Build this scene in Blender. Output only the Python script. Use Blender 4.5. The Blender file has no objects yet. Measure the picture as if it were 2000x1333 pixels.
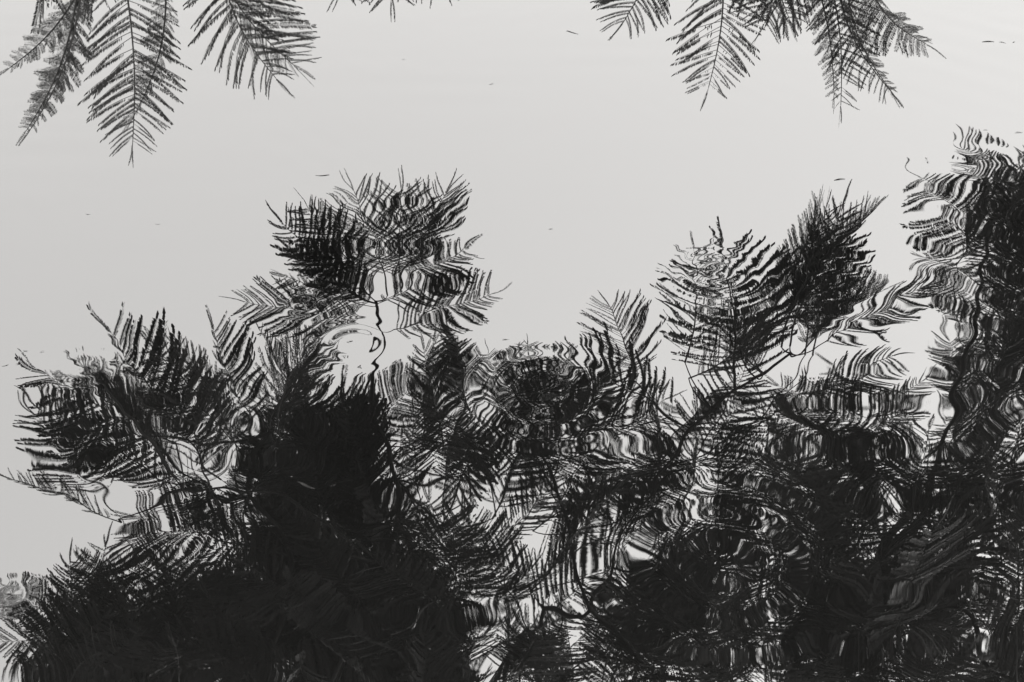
import bpy, math, random
import numpy as np
from mathutils import Vector, Matrix
R = math.radians
random.seed(7); rng = np.random.default_rng(7)
scene = bpy.context.scene
COL = scene.collection

# ------------------------------------------------------------------ camera
H = 1.6                      # eye height above the water
PITCH = 35.5                 # degrees below the horizon
FPX = 50.0 / 36.0 * 2000.0   # focal length in photo pixels
cam_d = bpy.data.cameras.new('camera'); cam = bpy.data.objects.new('camera', cam_d)
COL.objects.link(cam); scene.camera = cam
cam_d.lens = 50; cam_d.sensor_width = 36; cam_d.clip_start = 0.02; cam_d.clip_end = 9000
cam_d.dof.use_dof = True; cam_d.dof.focus_distance = 3.3; cam_d.dof.aperture_fstop = 7.1
cam.location = (0, 0, H); cam.rotation_euler = (R(90 - PITCH), 0, 0)

# ------------------------------------------------------------------ sky, sun, exposure
SUN_EL, SUN_AZ = 66, 60      # azimuth clockwise from +Y: high to the right, veiled by cloud
world = bpy.data.worlds.new('World'); scene.world = world; world.use_nodes = True
wn = world.node_tree; wn.nodes.clear()
sky = wn.nodes.new('ShaderNodeTexSky'); sky.sky_type = 'NISHITA'; sky.sun_disc = False
sky.sun_elevation = R(SUN_EL); sky.sun_rotation = R(SUN_AZ)
sky.air_density = 1.0; sky.dust_density = 6.0; sky.ozone_density = 1.0
bw = wn.nodes.new('ShaderNodeRGBToBW')
veil = wn.nodes.new('ShaderNodeMix'); veil.data_type = 'FLOAT'; veil.inputs[0].default_value = 0.45
veil.inputs[3].default_value = 8.0          # even cloud veil over the clear-sky gradient
tint = wn.nodes.new('ShaderNodeMix'); tint.data_type = 'RGBA'; tint.blend_type = 'MULTIPLY'
tint.inputs[0].default_value = 1.0; tint.inputs[7].default_value = (1.0, 0.985, 0.966, 1)
bg = wn.nodes.new('ShaderNodeBackground'); bg.inputs[1].default_value = 0.1
wo = wn.nodes.new('ShaderNodeOutputWorld')
L = wn.links.new
L(sky.outputs[0], bw.inputs[0]); L(bw.outputs[0], veil.inputs[2]); L(veil.outputs[0], tint.inputs[6])
L(tint.outputs[2], bg.inputs[0]); L(bg.outputs[0], wo.inputs[0])
sd = bpy.data.lights.new('sun', 'SUN'); sd.energy = 0.5; sd.angle = R(20); sd.color = (1, 0.985, 0.966)
sun = bpy.data.objects.new('sun', sd); COL.objects.link(sun)
sdir = Vector((math.sin(R(SUN_AZ)) * math.cos(R(SUN_EL)), math.cos(R(SUN_AZ)) * math.cos(R(SUN_EL)), math.sin(R(SUN_EL))))
sun.rotation_euler = (-sdir).to_track_quat('-Z', 'Y').to_euler(); sun.location = (0, -2, 8)
vs = scene.view_settings
vs.view_transform = 'Standard'; vs.look = 'None'; vs.gamma = 1.0; vs.use_curve_mapping = False
vs.exposure = 1.75
scene.render.engine = 'CYCLES'

# ------------------------------------------------------------------ pixel <-> space
cp, sp = math.cos(R(PITCH)), math.sin(R(PITCH))
def ray(x, y):
    u, v = (x - 1000) / FPX, (666.5 - y) / FPX
    return Vector((u, cp + v * sp, -sp + v * cp))
def tan_down(y):
    d = ray(1000, y); return -d.z / d.y
def direct(x, y, D):                      # point seen directly, at forward distance D
    d = ray(x, y); return Vector((0, 0, H)) + d * (D / d.y)
def mirrored(x, y, D):                    # point whose image in the flat water is at this pixel
    p = direct(x, y, D); return Vector((p.x, p.y, -p.z))
def project(p):                           # direct view
    q = p - Vector((0, 0, H)); dep = q.y * cp - q.z * sp
    return 1000 + FPX * q.x / dep, 666.5 - FPX * (q.y * sp + q.z * cp) / dep
def on_water(x, y):
    d = ray(x, y); return Vector((0, 0, H)) + d * (H / -d.z)
def pair_D(y_direct, y_mirror): return 2 * H / (tan_down(y_direct) + tan_down(y_mirror))

# ------------------------------------------------------------------ materials (a monochrome place)
def new_mat(name):
    m = bpy.data.materials.new(name); m.use_nodes = True
    return m, m.node_tree.nodes, m.node_tree.links.new
def leafy(name, lo, hi, rough, scale, spec=0.35):
    m, n, l = new_mat(name); b = n['Principled BSDF']
    t = n.new('ShaderNodeTexNoise'); t.inputs['Scale'].default_value = scale; t.inputs['Detail'].default_value = 3
    g = n.new('ShaderNodeNewGeometry'); l(g.outputs['Position'], t.inputs['Vector'])
    r = n.new('ShaderNodeValToRGB'); r.color_ramp.elements[0].position = .3; r.color_ramp.elements[1].position = .7
    r.color_ramp.elements[0].color = (lo, lo * .985, lo * .97, 1); r.color_ramp.elements[1].color = (hi, hi * .985, hi * .97, 1)
    l(t.outputs['Fac'], r.inputs['Fac']); l(r.outputs['Color'], b.inputs['Base Color'])
    b.inputs['Roughness'].default_value = rough; b.inputs['Specular IOR Level'].default_value = spec
    return m
M_LEAF = leafy('feathery_leaf', 0.026, 0.05, 0.6, 9, 0.2)
M_STALK = leafy('leaf_stalk', 0.03, 0.05, 0.6, 30)
M_BARK = leafy('bark', 0.02, 0.045, 0.9, 22, 0.1)
M_SOIL = leafy('bank_soil', 0.05, 0.12, 0.95, 6, 0.1)
M_BIT = leafy('floating_bit', 0.02, 0.04, 0.9, 60, 0.05)
M_WATER, n, l = new_mat('still_water'); n.clear()
o = n.new('ShaderNodeOutputMaterial'); mx = n.new('ShaderNodeMixShader')
fr = n.new('ShaderNodeFresnel'); fr.inputs['IOR'].default_value = 1.36
ma = n.new('ShaderNodeMath'); ma.operation = 'MULTIPLY_ADD'; ma.inputs[1].default_value = 0.95; ma.inputs[2].default_value = 0.29; ma.use_clamp = True
df = n.new('ShaderNodeBsdfDiffuse'); df.inputs[0].default_value = (0.006, 0.006, 0.0058, 1)
gl = n.new('ShaderNodeBsdfGlossy'); gl.inputs['Roughness'].default_value = 0.0; gl.inputs[0].default_value = (1, 1, 1, 1)
l(fr.outputs[0], ma.inputs[0]); l(ma.outputs[0], mx.inputs[0]); l(df.outputs[0], mx.inputs[1]); l(gl.outputs[0], mx.inputs[2]); l(mx.outputs[0], o.inputs[0])

# ------------------------------------------------------------------ mesh helpers
def mesh_from(name, V, F, mat, smooth=False):
    me = bpy.data.meshes.new(name); me.from_pydata([tuple(v) for v in V], [], F); me.materials.append(mat)
    if smooth: me.polygons.foreach_set('use_smooth', [True] * len(me.polygons))
    me.update(); return me
def link(name, me, parent=None, loc=None, label=None, cat=None, group=None, kind=None):
    ob = bpy.data.objects.new(name, me); COL.objects.link(ob)
    if parent: ob.parent = parent
    if loc is not None: ob.location = loc
    if label: ob['label'] = label
    if cat: ob['category'] = cat
    if group: ob['group'] = group
    if kind: ob['kind'] = kind
    return ob
def tube(pts, radii, sides=8):
    V, F = [], []; pts = [Vector(p) for p in pts]; n = len(pts); ref = None
    for i, p in enumerate(pts):
        t = (pts[min(i + 1, n - 1)] - pts[max(i - 1, 0)]).normalized()
        if ref is None:
            ref = t.orthogonal().normalized()
        ref = (ref - t * ref.dot(t)).normalized(); b = t.cross(ref)
        for k in range(sides):
            a = 2 * math.pi * k / sides
            V.append(p + (ref * math.cos(a) + b * math.sin(a)) * radii[i])
    for i in range(n - 1):
        for k in range(sides):
            k2 = (k + 1) % sides
            F.append((i * sides + k, i * sides + k2, (i + 1) * sides + k2, (i + 1) * sides + k))
    F.append(tuple(range(sides))[::-1]); F.append(tuple((n - 1) * sides + k for k in range(sides)))
    return V, F
def spline(P, per=8):                      # Catmull-Rom through control points
    P = [Vector(p) for p in P]; Q = [P[0] * 2 - P[1]] + P + [P[-1] * 2 - P[-2]]; out = []
    for i in range(1, len(Q) - 2):
        a, b, c, d = Q[i - 1:i + 3]
        for k in range(per):
            t = k / per
            out.append(0.5 * ((2 * b) + (c - a) * t + (2 * a - 5 * b + 4 * c - d) * t * t + (3 * b - a - 3 * c + d) * t ** 3))
    out.append(P[-1]); return out

# ------------------------------------------------------------------ water: one sheet with real ripples
def axis(lo, hi, step, far):
    core = np.arange(lo, hi + step * .5, step)
    out = np.array([.03, .08, .2, .5, 1.2, 3, 8, 20, 60, 200, 700, far])
    return np.concatenate([(lo - out)[::-1], core, hi + out])
xs = axis(-1.75, 1.75, 0.006, 4000); ys = axis(1.15, 4.35, 0.006, 4000)
ys = ys[ys > -30]
X, Y = np.meshgrid(xs, ys)
# ring ripples: photo pixel of the centre, wavelength, packet radius, packet width, peak slope
RINGS = [(1400, 530, .034, .05, .085, .030), (690, 672, .034, .03, .055, .035), (165, 715, .036, .03, .05, .030),
         (590, 592, .03, .02, .03, .025), (1405, 1095, .085, .12, .09, .02), (22, 1162, .026, .02, .025, .028),
         (790, 440, .07, .10, .09, .006), (1935, 297, .08, .06, .10, .012),
         (1060, 760, .05, .08, .10, .016), (300, 900, .07, .12, .10, .010), (1640, 560, .055, .09, .09, .012)]
Z = np.zeros_like(X)
for (px, py, lam, r0, w, s) in RINGS:
    c = on_water(px, py); r = np.hypot(X - c.x, Y - c.y)
    Z += .55 * s * lam / (2 * np.pi) * np.exp(-((r - r0) / w) ** 2) * np.cos(2 * np.pi * r / lam)
# patchy wind and drip waves
def lowfreq(seed, base, n=14):
    g = np.random.default_rng(seed); f = np.zeros_like(X)
    for _ in range(n):
        a = g.uniform(0, 2 * np.pi); k = 2 * np.pi / (base * g.uniform(.7, 1.6))
        f += np.cos(k * (X * np.cos(a) + Y * np.sin(a)) + g.uniform(0, 6.28))
    return f / math.sqrt(n / 2)
def train(seed, lam0, lam1, ang0, spread, slope, n=7):
    g = np.random.default_rng(seed); f = np.zeros_like(X)
    for _ in range(n):
        lam = g.uniform(lam0, lam1); a = R(ang0 + g.uniform(-spread, spread)); k = 2 * np.pi / lam
        f += slope / k * np.cos(k * (X * np.cos(a) + Y * np.sin(a)) + g.uniform(0, 6.28))
    return f / math.sqrt(n / 2)
patch = np.clip(.5 + .55 * lowfreq(3, .55), 0.05, 1.6)
patch2 = np.clip(.4 + .6 * lowfreq(4, .6), 0.0, 1.6)
patch3 = np.clip(.35 + .6 * lowfreq(5, .7), 0.0, 1.6)
rightw = 1 + 1.2 / (1 + np.exp(-(X - .85) / .12))
CALM = .40
Z += CALM * (train(16, .085, .17, 90, 9, .0080) * (.3 + .7 * patch) + train(12, .07, .11, 46, 8, .0046) * patch2
      + train(13, .07, .11, 134, 9, .0046) * patch3 * rightw + train(14, .16, .32, 90, 60, .0055)
      + train(15, .08, .13, 50, 10, .0095) * (rightw - 1))
fade = np.clip((1.74 - np.abs(X)) / .25, 0, 1) * np.clip((Y - 1.16) / .2, 0, 1) * np.clip((4.34 - Y) / .3, 0, 1)
Z *= fade
ny, nx = X.shape
co = np.stack([X, Y, Z], -1).reshape(-1, 3).astype(np.float32)
ii = np.arange(ny * nx).reshape(ny, nx)
quads = np.stack([ii[:-1, :-1], ii[:-1, 1:], ii[1:, 1:], ii[1:, :-1]], -1).reshape(-1, 4)
me = bpy.data.meshes.new('water'); me.vertices.add(len(co)); me.vertices.foreach_set('co', co.ravel())
me.loops.add(quads.size); me.loops.foreach_set('vertex_index', quads.ravel().astype(np.int32))
me.polygons.add(len(quads)); me.polygons.foreach_set('loop_start', np.arange(0, quads.size, 4, dtype=np.int32))
me.polygons.foreach_set('use_smooth', np.ones(len(quads), dtype=bool))
me.update(calc_edges=True); me.materials.append(M_WATER)
water = link('water', me, kind='structure')
water['label'] = 'still pond water mirroring a pale sky and the dark tree'

# the bank the photographer stands on
BX = np.concatenate([[-3000, -300, -40], np.arange(-8, 8.01, .25), [40, 300, 3000]])
BY = np.concatenate([[-3000, -300, -40, -12], np.arange(-6, 1.01, .2)])
V, F = [], []
for j, y in enumerate(BY):
    for i, x in enumerate(BX):
        edge = .55 + .18 * math.sin(x * 1.3) + .08 * math.sin(x * 4.1 + 1)
        d = edge - y
        z = -.35 if d < -.25 else -.12 + .24 * (1 - math.exp(-max(d + .25, 0) * 1.4)) + .02 * math.sin(x * 5 + y * 3)
        V.append((x, y, z))
for j in range(len(BY) - 1):
    for i in range(len(BX) - 1):
        a = j * len(BX) + i; F.append((a, a + 1, a + 1 + len(BX), a + len(BX)))
link('bank', mesh_from('bank', V, F, M_SOIL, True), kind='structure')

# ------------------------------------------------------------------ pinnae and fronds
def pinna_geo(g, n, fold, start, curve, leaf=0.098, wid=0.036, gaps=0.06):
    """unit pinna along +Y; +X is the side towards the frond tip. fold 0: flat both sides, 1: comb on one side"""
    V, F = [], []
    def c(t): return Vector((curve * t * t, t * (1 - .1 * curve * curve * t), -.06 * t * t))
    for k in range(4):                                     # stalk: two crossed slivers
        for ax in (Vector((1, 0, 0)), Vector((0, 0, 1))):
            a, b = c(k / 4), c((k + 1) / 4); ra = .0065 * (1 - .6 * k / 4); rb = .0065 * (1 - .6 * (k + 1) / 4)
            i = len(V); V += [a - ax * ra, a + ax * ra, b + ax * rb, b - ax * rb]; F.append((i, i + 1, i + 2, i + 3))
    for k in range(n):
        t = .03 + .97 * k / (n - 1)
        for s in (1, -1):
            if t < start and g.random() > .12: continue
            if g.random() < gaps: continue
            p = c(t); ln = leaf * (.8 + .3 * math.sin(math.pi * min(t * .75 + .1, 1))) * g.uniform(.85, 1.15)
            an = R(62 if t < .93 else 35) + g.uniform(-.1, .1)
            out = Vector((s * math.sin(an), math.cos(an), 0))
            if s < 0:                                       # fold the back row over
                a2 = fold * R(150) + g.uniform(-.15, .15); out = Vector((out.x * math.cos(a2), out.y, -abs(out.x) * math.sin(a2)))
            else:
                a2 = fold * R(25) + g.uniform(-.15, .15); out = Vector((out.x * math.cos(a2), out.y, -abs(out.x) * math.sin(a2)))
            w = Vector((0, 1, 0)) - out * out.y
            w = w.normalized() * wid * .5 + Vector((0, 0, g.uniform(-.3, .3) * wid * .5))
            m = p + out * ln * .5; i = len(V)
            V += [p, m + w, p + out * ln, m - w]; F.append((i, i + 1, i + 2, i + 3))
    return V, F
PV = []
gp = random.Random(21)
for (fold, start, curve, gaps) in [(0, 0, .08, .03), (.35, 0, .14, .05), (.8, 0, .1, .05), (1, 0, .2, .06), (1, .45, .06, .1), (.9, .25, .15, .1), (.6, 0, .28, .04), (1, .1, -.02, .3)]:
    PV.append(pinna_geo(gp, 30, fold, start, curve, gaps=gaps))
PD = []                                    # finer pinnae for the fronds seen directly
for (fold, start, curve, gaps) in [(0, 0, .08, .03), (.35, 0, .14, .05), (.8, 0, .1, .05), (1, 0, .2, .06), (1, .45, .06, .1), (.9, .25, .15, .1), (.6, 0, .28, .04), (1, .1, -.02, .3)]:
    PD.append(pinna_geo(gp, 38, fold, start, curve, leaf=.08, wid=.022, gaps=gaps))
PINNA_MESH = [mesh_from('pinna', v, f, M_LEAF) for v, f in PD]
PD_NP = [(np.array([tuple(q) for q in v]), np.array(f)) for v, f in PD]
PV_NP = [(np.array([tuple(q) for q in v]), np.array(f)) for v, f in PV]

def frond_layout(g, pts, nrm, n, plen, vL, vR, kinds, taper_base=.12):
    """pinna matrices along a rachis polyline; vL / vR: how far each row is folded out of the frond's plane (degrees)"""
    out = []; N = len(pts)
    seg = [0]
    for i in range(1, N): seg.append(seg[-1] + (pts[i] - pts[i - 1]).length)
    Lr = seg[-1]
    def at(t):
        s = t * Lr; i = 0
        while i < N - 2 and seg[i + 1] < s: i += 1
        f = (s - seg[i]) / max(seg[i + 1] - seg[i], 1e-9)
        return pts[i].lerp(pts[i + 1], f), (pts[i + 1] - pts[i]).normalized()
    for k in range(n):
        t = taper_base + (1 - taper_base) * (k / (n - 1)) ** .93
        p, tg = at(t)
        z = (nrm - tg * nrm.dot(tg)).normalized(); x = tg.cross(z)
        env = (.62 + .38 * math.sin(math.pi * min(1, (t - taper_base) / (1 - taper_base) * 1.15))) * (1 - .25 * max(0, t - .75) / .25)
        for s, v in ((-1, vL), (1, vR)):
            if g.random() < .05: continue
            al = R(70 - 19 * t + g.uniform(-7, 7)); vv = R(v + g.uniform(-7, 7) - 5 * t)
            side = x * s * math.cos(vv) - z * math.sin(vv)
            if k == n - 1: al = R(g.uniform(4, 18))
            d = (tg * math.cos(al) + side * math.sin(al)).normalized()
            dist = (tg - d * tg.dot(d)).normalized() if abs(tg.dot(d)) < .999 else side
            zz = dist.cross(d)
            sc = plen * env * g.uniform(.88, 1.08)
            q = p + (tg * g.uniform(-.3, .3) * Lr / n)
            M = Matrix(((dist.x, d.x, zz.x, 0), (dist.y, d.y, zz.y, 0), (dist.z, d.z, zz.z, 0), (0, 0, 0, 1)))
            out.append((q, M, sc, g.choice(kinds)))
    return out
def joined(layout, src=None):
    V, F, o = [], [], 0
    for q, M, sc, k in layout:
        v, f = (src or PV_NP)[k]; m = np.array(M.to_3x3()) * sc
        V.append(v @ m.T + np.array(q)); F.append(f + o); o += len(v)
    return np.concatenate(V), np.concatenate(F)
def merge(a, b):
    V1, F1 = a; V2, F2 = b; o = len(V1)
    return [tuple(v) for v in V1] + [tuple(v) for v in V2], [tuple(int(i) for i in f) for f in F1] + [tuple(int(i) + o for i in f) for f in F2]

# shared fronds, unit rachis along +Y in the XY plane, normal +Z
gv = random.Random(5); VARIANTS = []
for (vL, vR, bx, bz, plen, kinds) in [(8, 12, .05, -.10, .30, (0, 1, 2)), (15, 40, -.07, -.16, .30, (1, 2, 3)), (70, 15, .06, -.12, .31, (1, 2, 3)),
                                      (20, 72, -.05, -.2, .29, (0, 2, 3)), (35, 30, .10, -.08, .30, (2, 3, 6)), (80, 60, 0, -.14, .28, (1, 6, 2)),
                                      (12, 10, -.1, -.05, .33, (2, 3, 5)), (25, 80, .04, -.22, .30, (0, 1, 6))]:
    pts = [Vector((bx * (t * t - t * .3), t, bz * t * t)) for t in [i / 10 for i in range(11)]]
    lay = frond_layout(gv, pts, Vector((0, 0, 1)), 24, plen * 1.25, vL, vR, kinds)
    tv, tf = tube(pts, [.0075 * (1 - .75 * i / 10) for i in range(11)], 5)
    V, F = merge((tv, tf), joined(lay)); VARIANTS.append(mesh_from('frond', V, F, M_LEAF))

# ------------------------------------------------------------------ the tree
tree = bpy.data.objects.new('feathery_tree', None); COL.objects.link(tree); tree.location = (2.1, -0.9, 0.08)
tree['label'] = 'dark feathery-leaved tree whose hanging fronds droop over the pond'
tree['category'] = 'tree'; T0 = Vector(tree.location)
BR = []                                     # branch polylines, for the twigs
def limb(name, ctrl, r0, r1, per=8, sides=8):
    pts = spline(ctrl, per); n = len(pts)
    jit = random.Random(len(BR) + 50)
    pts = [p + Vector((jit.uniform(-1, 1), jit.uniform(-1, 1), jit.uniform(-1, 1))) * r1 * .5 if 0 < i < n - 1 else p for i, p in enumerate(pts)]
    rad = [r0 + (r1 - r0) * (i / (n - 1)) ** .8 for i in range(n)]
    V, F = tube(pts, rad, sides)
    BR.append(pts)
    link(name, mesh_from(name, [v - T0 for v in V], F, M_BARK, True), tree)
    return pts
mr = mirrored
crotch = Vector((1.55, .1, 2.35))
limb('trunk', [(2.1, -.9, -.25), (2.08, -.85, .5), (1.95, -.6, 1.3), (1.72, -.2, 1.95), crotch], .16, .075, sides=14)
hub_r = Vector((1.0, 1.35, 2.45)); hub_l = Vector((-.25, 1.95, 2.35)); hub_f = Vector((-.9, 2.3, 2.1))
limb('branch', [crotch, (1.35, .7, 2.5), hub_r], .07, .045)
limb('branch', [crotch, (.9, .75, 2.65), (.35, 1.4, 2.6), hub_l, hub_f], .06, .025)
limb('branch', [hub_l, mr(800, 1300, 2.45), mr(800, 1100, 2.8), mr(762, 900, 3.15), mr(728, 795, 3.3), mr(738, 690, 3.38), mr(742, 640, 3.40), mr(733, 585, 3.42)], .009, .0045, 7)
limb('branch', [hub_r, mr(1090, 1330, 2.5), mr(1150, 1180, 2.65), mr(1250, 1000, 2.8), mr(1335, 850, 2.88), mr(1430, 772, 2.93), mr(1545, 692, 3.0)], .0055, .004, 7)
limb('branch', [hub_f, mr(700, 1200, 2.5), mr(600, 1000, 2.6), mr(440, 958, 2.62), mr(330, 975, 2.6), mr(230, 1022, 2.56)], .006, .0025, 7)
limb('branch', [hub_f, mr(560, 1150, 2.6), mr(480, 960, 2.75), mr(522, 850, 2.8), mr(560, 770, 2.85)], .008, .004, 7)
limb('branch', [mr(522, 850, 2.8), mr(420, 870, 2.78), mr(300, 850, 2.75), mr(200, 880, 2.72)], .005, .003, 7)
limb('branch', [hub_f, mr(250, 1320, 2.35), mr(180, 1230, 2.45), mr(120, 1180, 2.5)], .012, .004, 6)
limb('branch', [hub_r, mr(1700, 1330, 2.7), mr(1760, 1150, 3.1), mr(1830, 900, 3.7), mr(1900, 650, 4.2), mr(1935, 420, 4.6)], .016, .007, 8)
limb('branch', [mr(1760, 1150, 3.1), mr(1880, 1185, 3.0), mr(1925, 1290, 2.8), mr(1990, 1330, 2.7)], .010, .006, 6)
limb('branch', [mr(1150, 1180, 2.65), mr(1100, 1000, 2.9), mr(1050, 860, 3.05), mr(1000, 760, 3.1)], .005, .004, 7)

frond_count = 0
def place_shared(base, tip, nrm, var, width=1.0):
    global frond_count
    y = (tip - base); ln = y.length; y.normalize(); z = (nrm - y * nrm.dot(y)).normalized(); x = y.cross(z)
    ob = link('frond', VARIANTS[var], tree)
    M = Matrix(((x.x * ln * width, y.x * ln, z.x * ln, base.x), (x.y * ln * width, y.y * ln, z.y * ln, base.y), (x.z * ln * width, y.z * ln, z.z * ln, base.z), (0, 0, 0, 1)))
    ob.matrix_local = Matrix.Translation(-T0) @ M
    frond_count += 1; return ob
twigs = []
# fronds seen directly at the top of the picture: tip pixel, row of the tip's mirror image, base pixel, bend, folds, pinna length, kinds
DIRECT = [
    ((262, 330), 650, (228, -130), .03, 8, 14, .12, 36, (3, 3, 2, 5)),
    ((1648, 240), 380, (1578, -170), .05, 74, 14, .108, 32, (3, 5, 2, 3)),
    ((1380, 212), 462, (1410, -115), .04, 8, 18, .118, 27, (4, 5, 3, 4, 7)),
    ((48, 290), 690, (165, -60), .05, 86, 66, .115, 36, (0, 1)),
    ((602, 168), 645, (400, -120), -.06, 72, 10, .125, 30, (2, 3, 6, 1)),
    ((1750, 215), 385, (1640, -170), -.10, 42, 82, .12, 32, (2, 6, 3)),
    ((1832, 118), 548, (1682, -90), -.10, 45, 82, .115, 34, (0, 1, 6)),
    ((-2, 158), 735, (178, -60), .05, 80, 64, .09, 32, (0, 1)),
    ((252, 265), 640, (320, -110), .07, 70, 70, .085, 38, (0, 1)),
    ((1636, 215), 375, (1540, -170), .05, 70, 70, .09, 38, (0, 1)),
    ((1755, 214), 385, (1660, -170), -.10, 74, 76, .08, 38, (0, 1)),
    ((42, 284), 690, (158, -60), .05, 74, 74, .085, 38, (0, 1)),
    ((1203, 86), 570, (1292, -170), .05, 15, 25, .12, 24, (2, 3, 5, 6)),
    ((556, 196), 650, (425, -130), -.08, 25, 40, .12, 26, (2, 3, 6)),
    ((1468, 82), 600, (1600, -110), -.05, 35, 20, .115, 24, (2, 3, 6)),
    ((1565, 72), 610, (1425, -130), .06, 50, 25, .115, 24, (2, 3, 6)),
    ((655, 26), 340, (705, -280), .03, 20, 12, .15, 24, (2, 3, 6)),
    ((772, 40), 338, (722, -280), .0, 12, 14, .15, 24, (2, 3, 5)),
    ((880, 6), 342, (740, -280), -.03, 12, 30, .15, 24, (2, 3, 6)),
]
gd = random.Random(99); PIN = 0; RAWFACE = []
for (tip, ry, base, bend, vL, vR, plen, n, kinds) in DIRECT:
    D = pair_D(tip[1], ry); T = direct(tip[0], tip[1], D); B = direct(base[0], base[1], D * 1.005)
    to_cam = (Vector((0, 0, H * .9)) - (B + T) * .5).normalized()
    y = (T - B).normalized(); z = (to_cam - y * to_cam.dot(y)).normalized(); x = y.cross(z); Ln = (T - B).length
    # drop the pinnae's own length from the rachis so that the last pinna ends at the tip
    Le = Ln - plen * .42
    pts = [B + y * (Le * t) + x * (-bend * Ln * math.sin(math.pi * t)) + z * (.04 * Ln * math.sin(math.pi * t)) for t in [i / 12 for i in range(13)]]
    # x points to the viewer's right or left?
    px0 = project(B)[0]; flip = project(B + x * .05)[0] < px0
    lay = frond_layout(gd, pts, z, n, plen, vR if flip else vL, vL if flip else vR, kinds)
    tv, tf = tube([p - B for p in pts], [.0026 * (1 - .7 * i / 12) for i in range(13)], 6)
    inside, rest = [], []
    for it in lay:
        q, M, sc, k = it; e = q + M.to_3x3() @ Vector((0, sc, 0))
        py = max(project(q)[1], project(e)[1])
        (inside if py > 2 and PIN + len(inside) < 300 else rest).append(it)
    V, F = tv, tf
    if rest: V, F = merge((tv, tf), joined([(q - B, M, sc, k) for q, M, sc, k in rest], PD_NP))
    fr_ob = link('frond', mesh_from('frond', V, F, M_STALK if not rest else M_LEAF), tree, B - T0); frond_count += 1
    for q, M, sc, k in inside:
        ob = link('pinna', PINNA_MESH[k], fr_ob); ob.matrix_local = Matrix.Translation(q - B) @ M @ Matrix.Scale(sc, 4); PIN += 1
    twigs.append((B, y))

# coverage bookkeeping in the mirrored view, 25 px cells
MAP = """
.......................................2
....................................2689
....................................2589
....................................3689
....................................2599
.....................................489
.....................................379
..132334432....24565.....1..........1389
.14446765333200456665555401136666511489
.2555788446532355566777665323477766445789
.46777886588878666788887667765667555568888
.1588888779999856689888887644678886788889
.123888877999997678888887667788888999999
..1322235688999766678899875567888888989999
....1233458998765555679888887788898888899
...24445568998786555579888777789999888899
..344445679999998656678998888899999996566
147888889999999998787667889988679999976577
3699999999999999999997678998778999999777889
2699999999989989999988888989998899889988888
6999999999999999999888888888888888888888888
""".strip('\n').split('\n')
# every row is 40 cells of 50 px, the first row starts at y = 300
C = 25; GW, GH = 94, 54
target = np.zeros((GH, GW))
for r, row in enumerate(MAP):
    row = (row + row[-1] * 40)[:40]; row += row[-1] * 7     # the crown goes on past the right edge
    for c, ch in enumerate(row):
        v = 0 if ch == '.' else int(ch) / 9.6 * (.9 if c >= 37 else .95 if c >= 15 and r >= 11 else 1.08 if c < 9 and 9 < r < 14 else 1)
        od = -math.log(1 - min(v, .955))
        target[12 + 2 * r:14 + 2 * r, 2 * c:2 * c + 2] = od
cover = np.zeros_like(target)
cy, cx = np.meshgrid(np.arange(GH) * C + C / 2, np.arange(GW) * C + C / 2, indexing='ij')
def footprint(b, t, hw):
    bx, by = b; tx, ty = t; L2 = (tx - bx) ** 2 + (ty - by) ** 2; Lp = math.sqrt(L2)
    s = ((cx - bx) * (tx - bx) + (cy - by) * (ty - by)) / L2
    d = np.abs((cx - bx) * (ty - by) - (cy - by) * (tx - bx)) / Lp
    w = hw * np.sin(np.pi * np.clip(s * .85 + .12, 0, 1)) ** .5
    return ((s > .05) & (s < 1.08) & (d < w)) * .5
def mirror_px(p): return project(Vector((p.x, p.y, -p.z)))
def min_D(y): return 2 * H / (tan_down(y) + .404)
def reflected(b, t, D, dD, var, width, g, tilt=.5):
    B = mirrored(b[0], b[1], D); T = mirrored(t[0], t[1], D * (1 + dD))
    mid = (B + T) * .5
    view = (Vector((0, 0, -H)) - mid).normalized()
    nrm = -(view + Vector((g.uniform(-tilt, tilt), g.uniform(-tilt, tilt), g.uniform(-tilt, tilt))))
    place_shared(B, T, nrm, var, width); twigs.append((B, (T - B).normalized()))
gr = random.Random(31)
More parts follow.
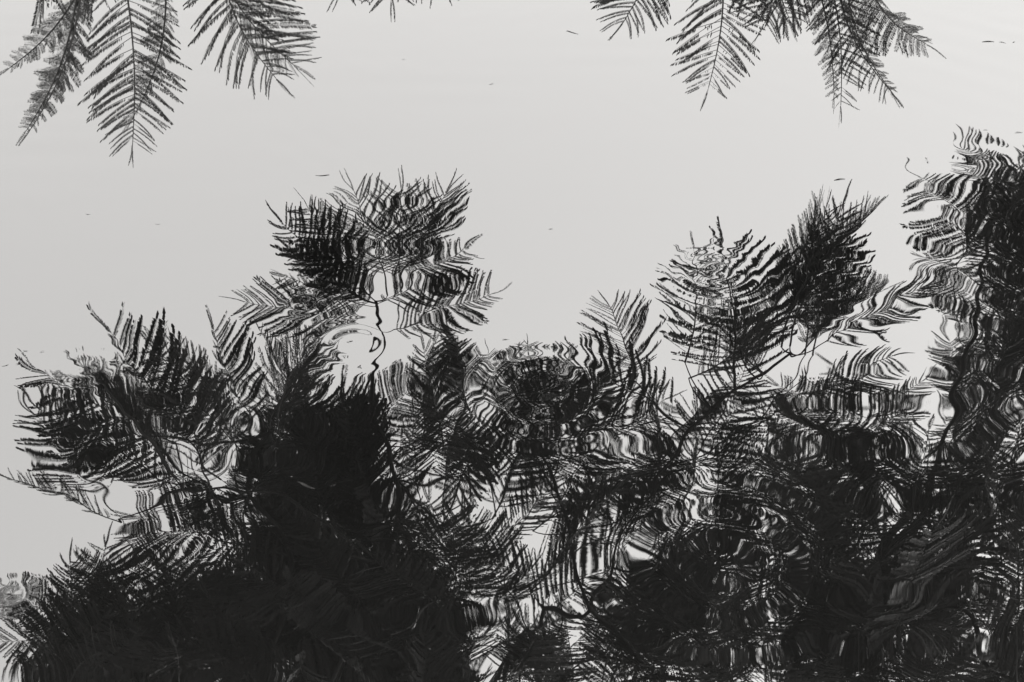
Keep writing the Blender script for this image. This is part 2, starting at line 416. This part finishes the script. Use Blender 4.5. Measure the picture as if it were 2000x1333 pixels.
# fronds of the mirrored picture that can be told apart: base pixel, tip pixel, distance, variant, width
NAMED = [((736, 598), (556, 472), 3.46, 5, 1.25), ((736, 598), (580, 500), 3.46, 2, 1.1), ((736, 595), (535, 455), 3.4, 4, 1.1), ((736, 590), (610, 385), 3.42, 1, 1.0), ((736, 600), (915, 475), 3.4, 2, 1.0), ((730, 610), (560, 520), 3.4, 3, 1.0), ((742, 645), (970, 575), 3.42, 1, .8), ((735, 640), (492, 592), 3.4, 1, .8),
         ((920, 810), (885, 680), 3.3, 0, 1.1), ((985, 820), (960, 688), 3.3, 1, 1.1), ((1040, 815), (1045, 685), 3.3, 6, 1.2), ((1100, 820), (1080, 700), 3.25, 0, 1.1), ((600, 790), (500, 645), 2.95, 5, .5), ((540, 850), (628, 640), 2.95, 5, .6),
         ((500, 860), (400, 640), 2.95, 2, .9), ((480, 900), (285, 655), 2.9, 3, .9), ((430, 930), (190, 655), 2.85, 2, .9), ((400, 950), (110, 700), 2.85, 3, 1.0), ((360, 960), (80, 790), 2.8, 1, .8),
         ((235, 1030), (14, 928), 2.4, 5, .8), ((300, 1000), (440, 1030), 2.72, 0, .8), ((300, 990), (250, 1060), 2.7, 6, .9), ((230, 1190), (150, 1090), 2.6, 0, 1.0),
         ((150, 1230), (5, 1150), 2.55, 0, 1.0), ((250, 1220), (20, 1265), 2.5, 0, .9), ((560, 1090), (270, 1030), 2.7, 0, 1.1),
         ((1335, 830), (1105, 690), 3.05, 6, 1.0), ((1435, 765), (1440, 478), 3.2, 6, 1.2), ((1575, 700), (1580, 425), 3.3, 2, .9), ((1590, 700), (1625, 400), 3.3, 4, .8), ((1590, 690), (1812, 542), 3.1, 4, .6),
         ((1560, 790), (1735, 690), 3.1, 4, 1.0), ((1700, 870), (1790, 735), 3.4, 4, 1.0),
         ((1945, 520), (1785, 320), 4.4, 1, 1.0), ((1950, 600), (1785, 470), 4.3, 3, 1.0), ((1960, 700), (1835, 600), 4.2, 2, .9), ((1995, 420), (1870, 285), 4.5, 4, .9),
         ((1000, 830), (1010, 690), 3.15, 0, 1.1), ((1180, 1330), (1240, 1100), 2.6, 4, 1.0), ((900, 1160), (830, 960), 2.8, 0, 1.0), ((1010, 1190), (900, 1010), 2.8, 0, 1.0), ((1090, 1150), (930, 1080), 2.8, 6, 1.0)]
for b, t, D, var, w in NAMED:
    md = 1.02 * max(min_D(b[1]), min_D(t[1] - 20))
    cover += footprint(b, t, math.hypot(b[0] - t[0], b[1] - t[1]) * .28 * w)
    reflected(b, t, max(D, md), gr.uniform(-.01, .03), var, w, gr, .25)
for (tip, ry, base, *_r) in DIRECT:
    D = pair_D(tip[1], ry); b = mirror_px(direct(base[0], base[1], D)); t = mirror_px(direct(tip[0], tip[1], D))
    cover += footprint(b, t, 85)
# the rest of the crown, set where the mirrored crown is still too thin
def pick(tries, l0, l1, spread):
    deficit = np.maximum(target - cover, 0) * (target > 0)
    deficit[:, 80:] = 0
    p = deficit.ravel() ** 1.8
    if p.sum() < 1e-6: return None
    best = None
    for k in range(tries):
        ci = rng.choice(p.size, p=p / p.sum()); my, mx_ = divmod(int(ci), GW)
        Lp = gr.uniform(l0, l1); m = (mx_ * C + gr.uniform(0, C), my * C + gr.uniform(0, C)); a = gr.gauss(.85 * math.sin(m[0] / 170 + 1.1) * math.cos(m[1] / 240 + m[0] / 500), spread)
        dx, dy = math.sin(a) * Lp, -math.cos(a) * Lp
        b = (m[0] - dx / 2, m[1] - dy / 2); t = (m[0] + dx / 2, m[1] + dy / 2)
        fp = footprint(b, t, Lp * .26)
        if fp.sum() < 1: continue
        gain = np.minimum(fp, deficit).sum() - .75 * np.maximum(cover + fp - target, 0)[fp > 0].sum() - 4 * (fp * (target <= 0)).sum()
        gain /= fp.sum()
        if best is None or gain > best[0]: best = (gain, b, t, fp, Lp)
    return best
while frond_count < 299:
    gain, b, t, fp, Lp = pick(30, 170, 310, .3)
    cover += fp
    md = 1.03 * max(min_D(b[1]), min_D(t[1] - 30), min_D((b[1] + t[1]) / 2 - .3 * Lp))
    D = max(md, 1.72 / tan_down(min(b[1], t[1]))) * gr.uniform(1.0, 1.28 if b[0] < 1750 else 1.5)
    reflected(b, t, D, gr.uniform(-.02, .08), gr.randrange(8), gr.uniform(.85, 1.15), gr, .8)

# the dense inner crown behind them: fronds nobody could pick apart, joined into one part
VNP = []
for vme in VARIANTS:
    v = np.zeros(len(vme.vertices) * 3); vme.vertices.foreach_get('co', v)
    VNP.append((v.reshape(-1, 3), [tuple(p.vertices) for p in vme.polygons]))
V, F = [], []; off = 0
dense = np.maximum(target - 1.35, 0) ** 1.4
for it in range(125):
    p = dense.ravel(); ci = rng.choice(p.size, p=p / p.sum()); my, mx_ = divmod(int(ci), GW)
    Lp = gr.uniform(200, 330); m = (mx_ * C + gr.uniform(0, C), my * C + gr.uniform(0, C)); a = gr.gauss(.85 * math.sin(m[0] / 170 + 1.1) * math.cos(m[1] / 240 + m[0] / 500), .35)
    b = (m[0] - math.sin(a) * Lp / 2, m[1] + math.cos(a) * Lp / 2); t = (m[0] + math.sin(a) * Lp / 2, m[1] - math.cos(a) * Lp / 2)
    fp = footprint(b, t, Lp * .3)
    if (fp * (target < 1.15)).sum() > .1 * fp.sum(): continue
    D = 1.06 * max(min_D(b[1]), min_D(t[1] - 40)) * gr.uniform(1.12, 1.45)
    B = mirrored(b[0], b[1], D); T = mirrored(t[0], t[1], D * (1 + gr.uniform(-.02, .08)))
    y = T - B; ln = y.length; y.normalize()
    nv = ((B + T) * .5 - Vector((0, 0, -H))).normalized() + Vector((gr.uniform(-.8, .8), gr.uniform(-.8, .8), gr.uniform(-.8, .8)))
    z = (nv - y * nv.dot(y)).normalized(); x = y.cross(z)
    v, f = VNP[gr.randrange(8)]; m3 = np.array([tuple(x), tuple(y), tuple(z)]) * ln
    V.append(v @ m3 + np.array(B - T0)); F += [tuple(i + off for i in q) for q in f]; off += len(v)
link('inner_crown', mesh_from('inner_crown', np.concatenate(V), F, M_LEAF), tree, kind='stuff')

# thin leaf stalks that tie every frond to the nearest branch
allp = np.array([tuple(p) for br in BR[3:] for p in br] + [tuple(p) for p in BR[2][6:]])
owner = {}
V, F = [], []
gt = random.Random(8)
for B, dirn in twigs:
    d = np.linalg.norm(allp - np.array(B), axis=1) + np.maximum(0, B.z - allp[:, 2]) * 1.2
    q = Vector(allp[int(d.argmin())]); ln = (q - B).length
    mid = B.lerp(q, .5) - dirn * ln * .18 + Vector((gt.uniform(-.05, .05), 0, gt.uniform(0, .12))) * ln
    pts = [B * (1 - t) ** 2 + mid * 2 * t * (1 - t) + q * t * t for t in [i / 6 for i in range(7)]]
    tv, tf = tube(pts, [  .0014 + .0014 * i / 6 for i in range(7)], 5)
    o = len(V); V += [v - T0 for v in tv]; F += [tuple(i + o for i in f) for f in tf]
tw = link('twigs', mesh_from('twigs', V, F, M_BARK, True), tree, kind='stuff')

# ------------------------------------------------------------------ floating bits
def bit_mesh(seed, ln, wd):
    g = random.Random(seed); V = []; n = 6
    for i in range(n + 1):
        t = i / n; w = wd * math.sin(math.pi * min(max(t, .06), .94)) * g.uniform(.7, 1.2); z = .0006 + .0006 * math.sin(t * 3.1 + seed)
        x = (t - .5) * ln; y = .15 * ln * math.sin(t * 2.5 + seed)
        V += [(x, y - w, z), (x, y + w, z), (x, y, z + wd * .25)]
    F = []
    for i in range(n):
        a = 3 * i; F += [(a, a + 3, a + 5, a + 2), (a + 2, a + 5, a + 4, a + 1), (a, a + 1, a + 4, a + 3)]
    return mesh_from('floating_leaf', V, F, M_BIT)
BITS = [(1930, 83, 22, 'dark floating leaf scrap near the top right corner'), (1958, 84, 12, 'tiny speck right of the leaf scrap near the top right corner'),
        (1118, 64, 26, 'curled leaf scrap floating left of the upper right fronds'), (936, 503, 22, 'pale leaf scrap floating right of the middle mirrored frond'),
        (630, 342, 26, 'twig scrap floating at the upper left of the middle mirrored frond'), (1075, 448, 9, 'speck floating in the open middle of the water'),
        (1640, 352, 22, 'thin stalk floating above the right mirrored fronds'), (1990, 260, 14, 'dark speck floating at the right edge'),
        (988, 664, 14, 'speck floating just above the mirrored crown in the middle'), (1288, 525, 12, 'speck floating left of the round ripple'),
        (10, 714, 12, 'leftmost dark speck floating at the left edge'), (50, 686, 9, 'upper speck of the row floating by the left edge'),
        (82, 688, 8, 'second speck of the row floating by the left edge'), (36, 712, 10, 'speck beside the leftmost dark speck at the left edge'),
        (96, 738, 8, 'lowest speck of the row floating by the left edge'), (172, 419, 9, 'lone speck floating below the upper left fronds'),
        (308, 438, 9, 'speck floating below the longest upper left frond'), (590, 57, 10, 'speck floating right of the third upper left frond'),
        (960, 165, 10, 'small speck floating in the upper middle of the water'), (788, 117, 7, 'faint speck floating below the small top fronds'),
        (20, 1163, 16, 'leaf scrap in the small ring ripple at the lower left'), (598, 948, 40, 'light leaf scrap floating on the dark mirrored crown'),
        (346, 1283, 20, 'pale sliver floating near the bottom left'), (650, 948, 14, 'small pale scrap right of the light leaf scrap'),
        (1980, 83, 8, 'rightmost tiny speck in the top right corner'), (1925, 255, 8, 'faint speck left of the right edge speck')]
for i, (px, py, w, lab) in enumerate(BITS):
    p = on_water(px, py); sc = (p - Vector((0, 0, H))).length / FPX
    link('floating_leaf', bit_mesh(i, w * sc, w * sc * .08), None, (p.x, p.y, 0.0), lab, 'leaf', 'scraps floating on the water').rotation_euler = (0, 0, gt.uniform(-.4, .4))
print('fronds', frond_count, 'pinnae', PIN, 'deficit', float(np.maximum(target - cover, 0).mean()))
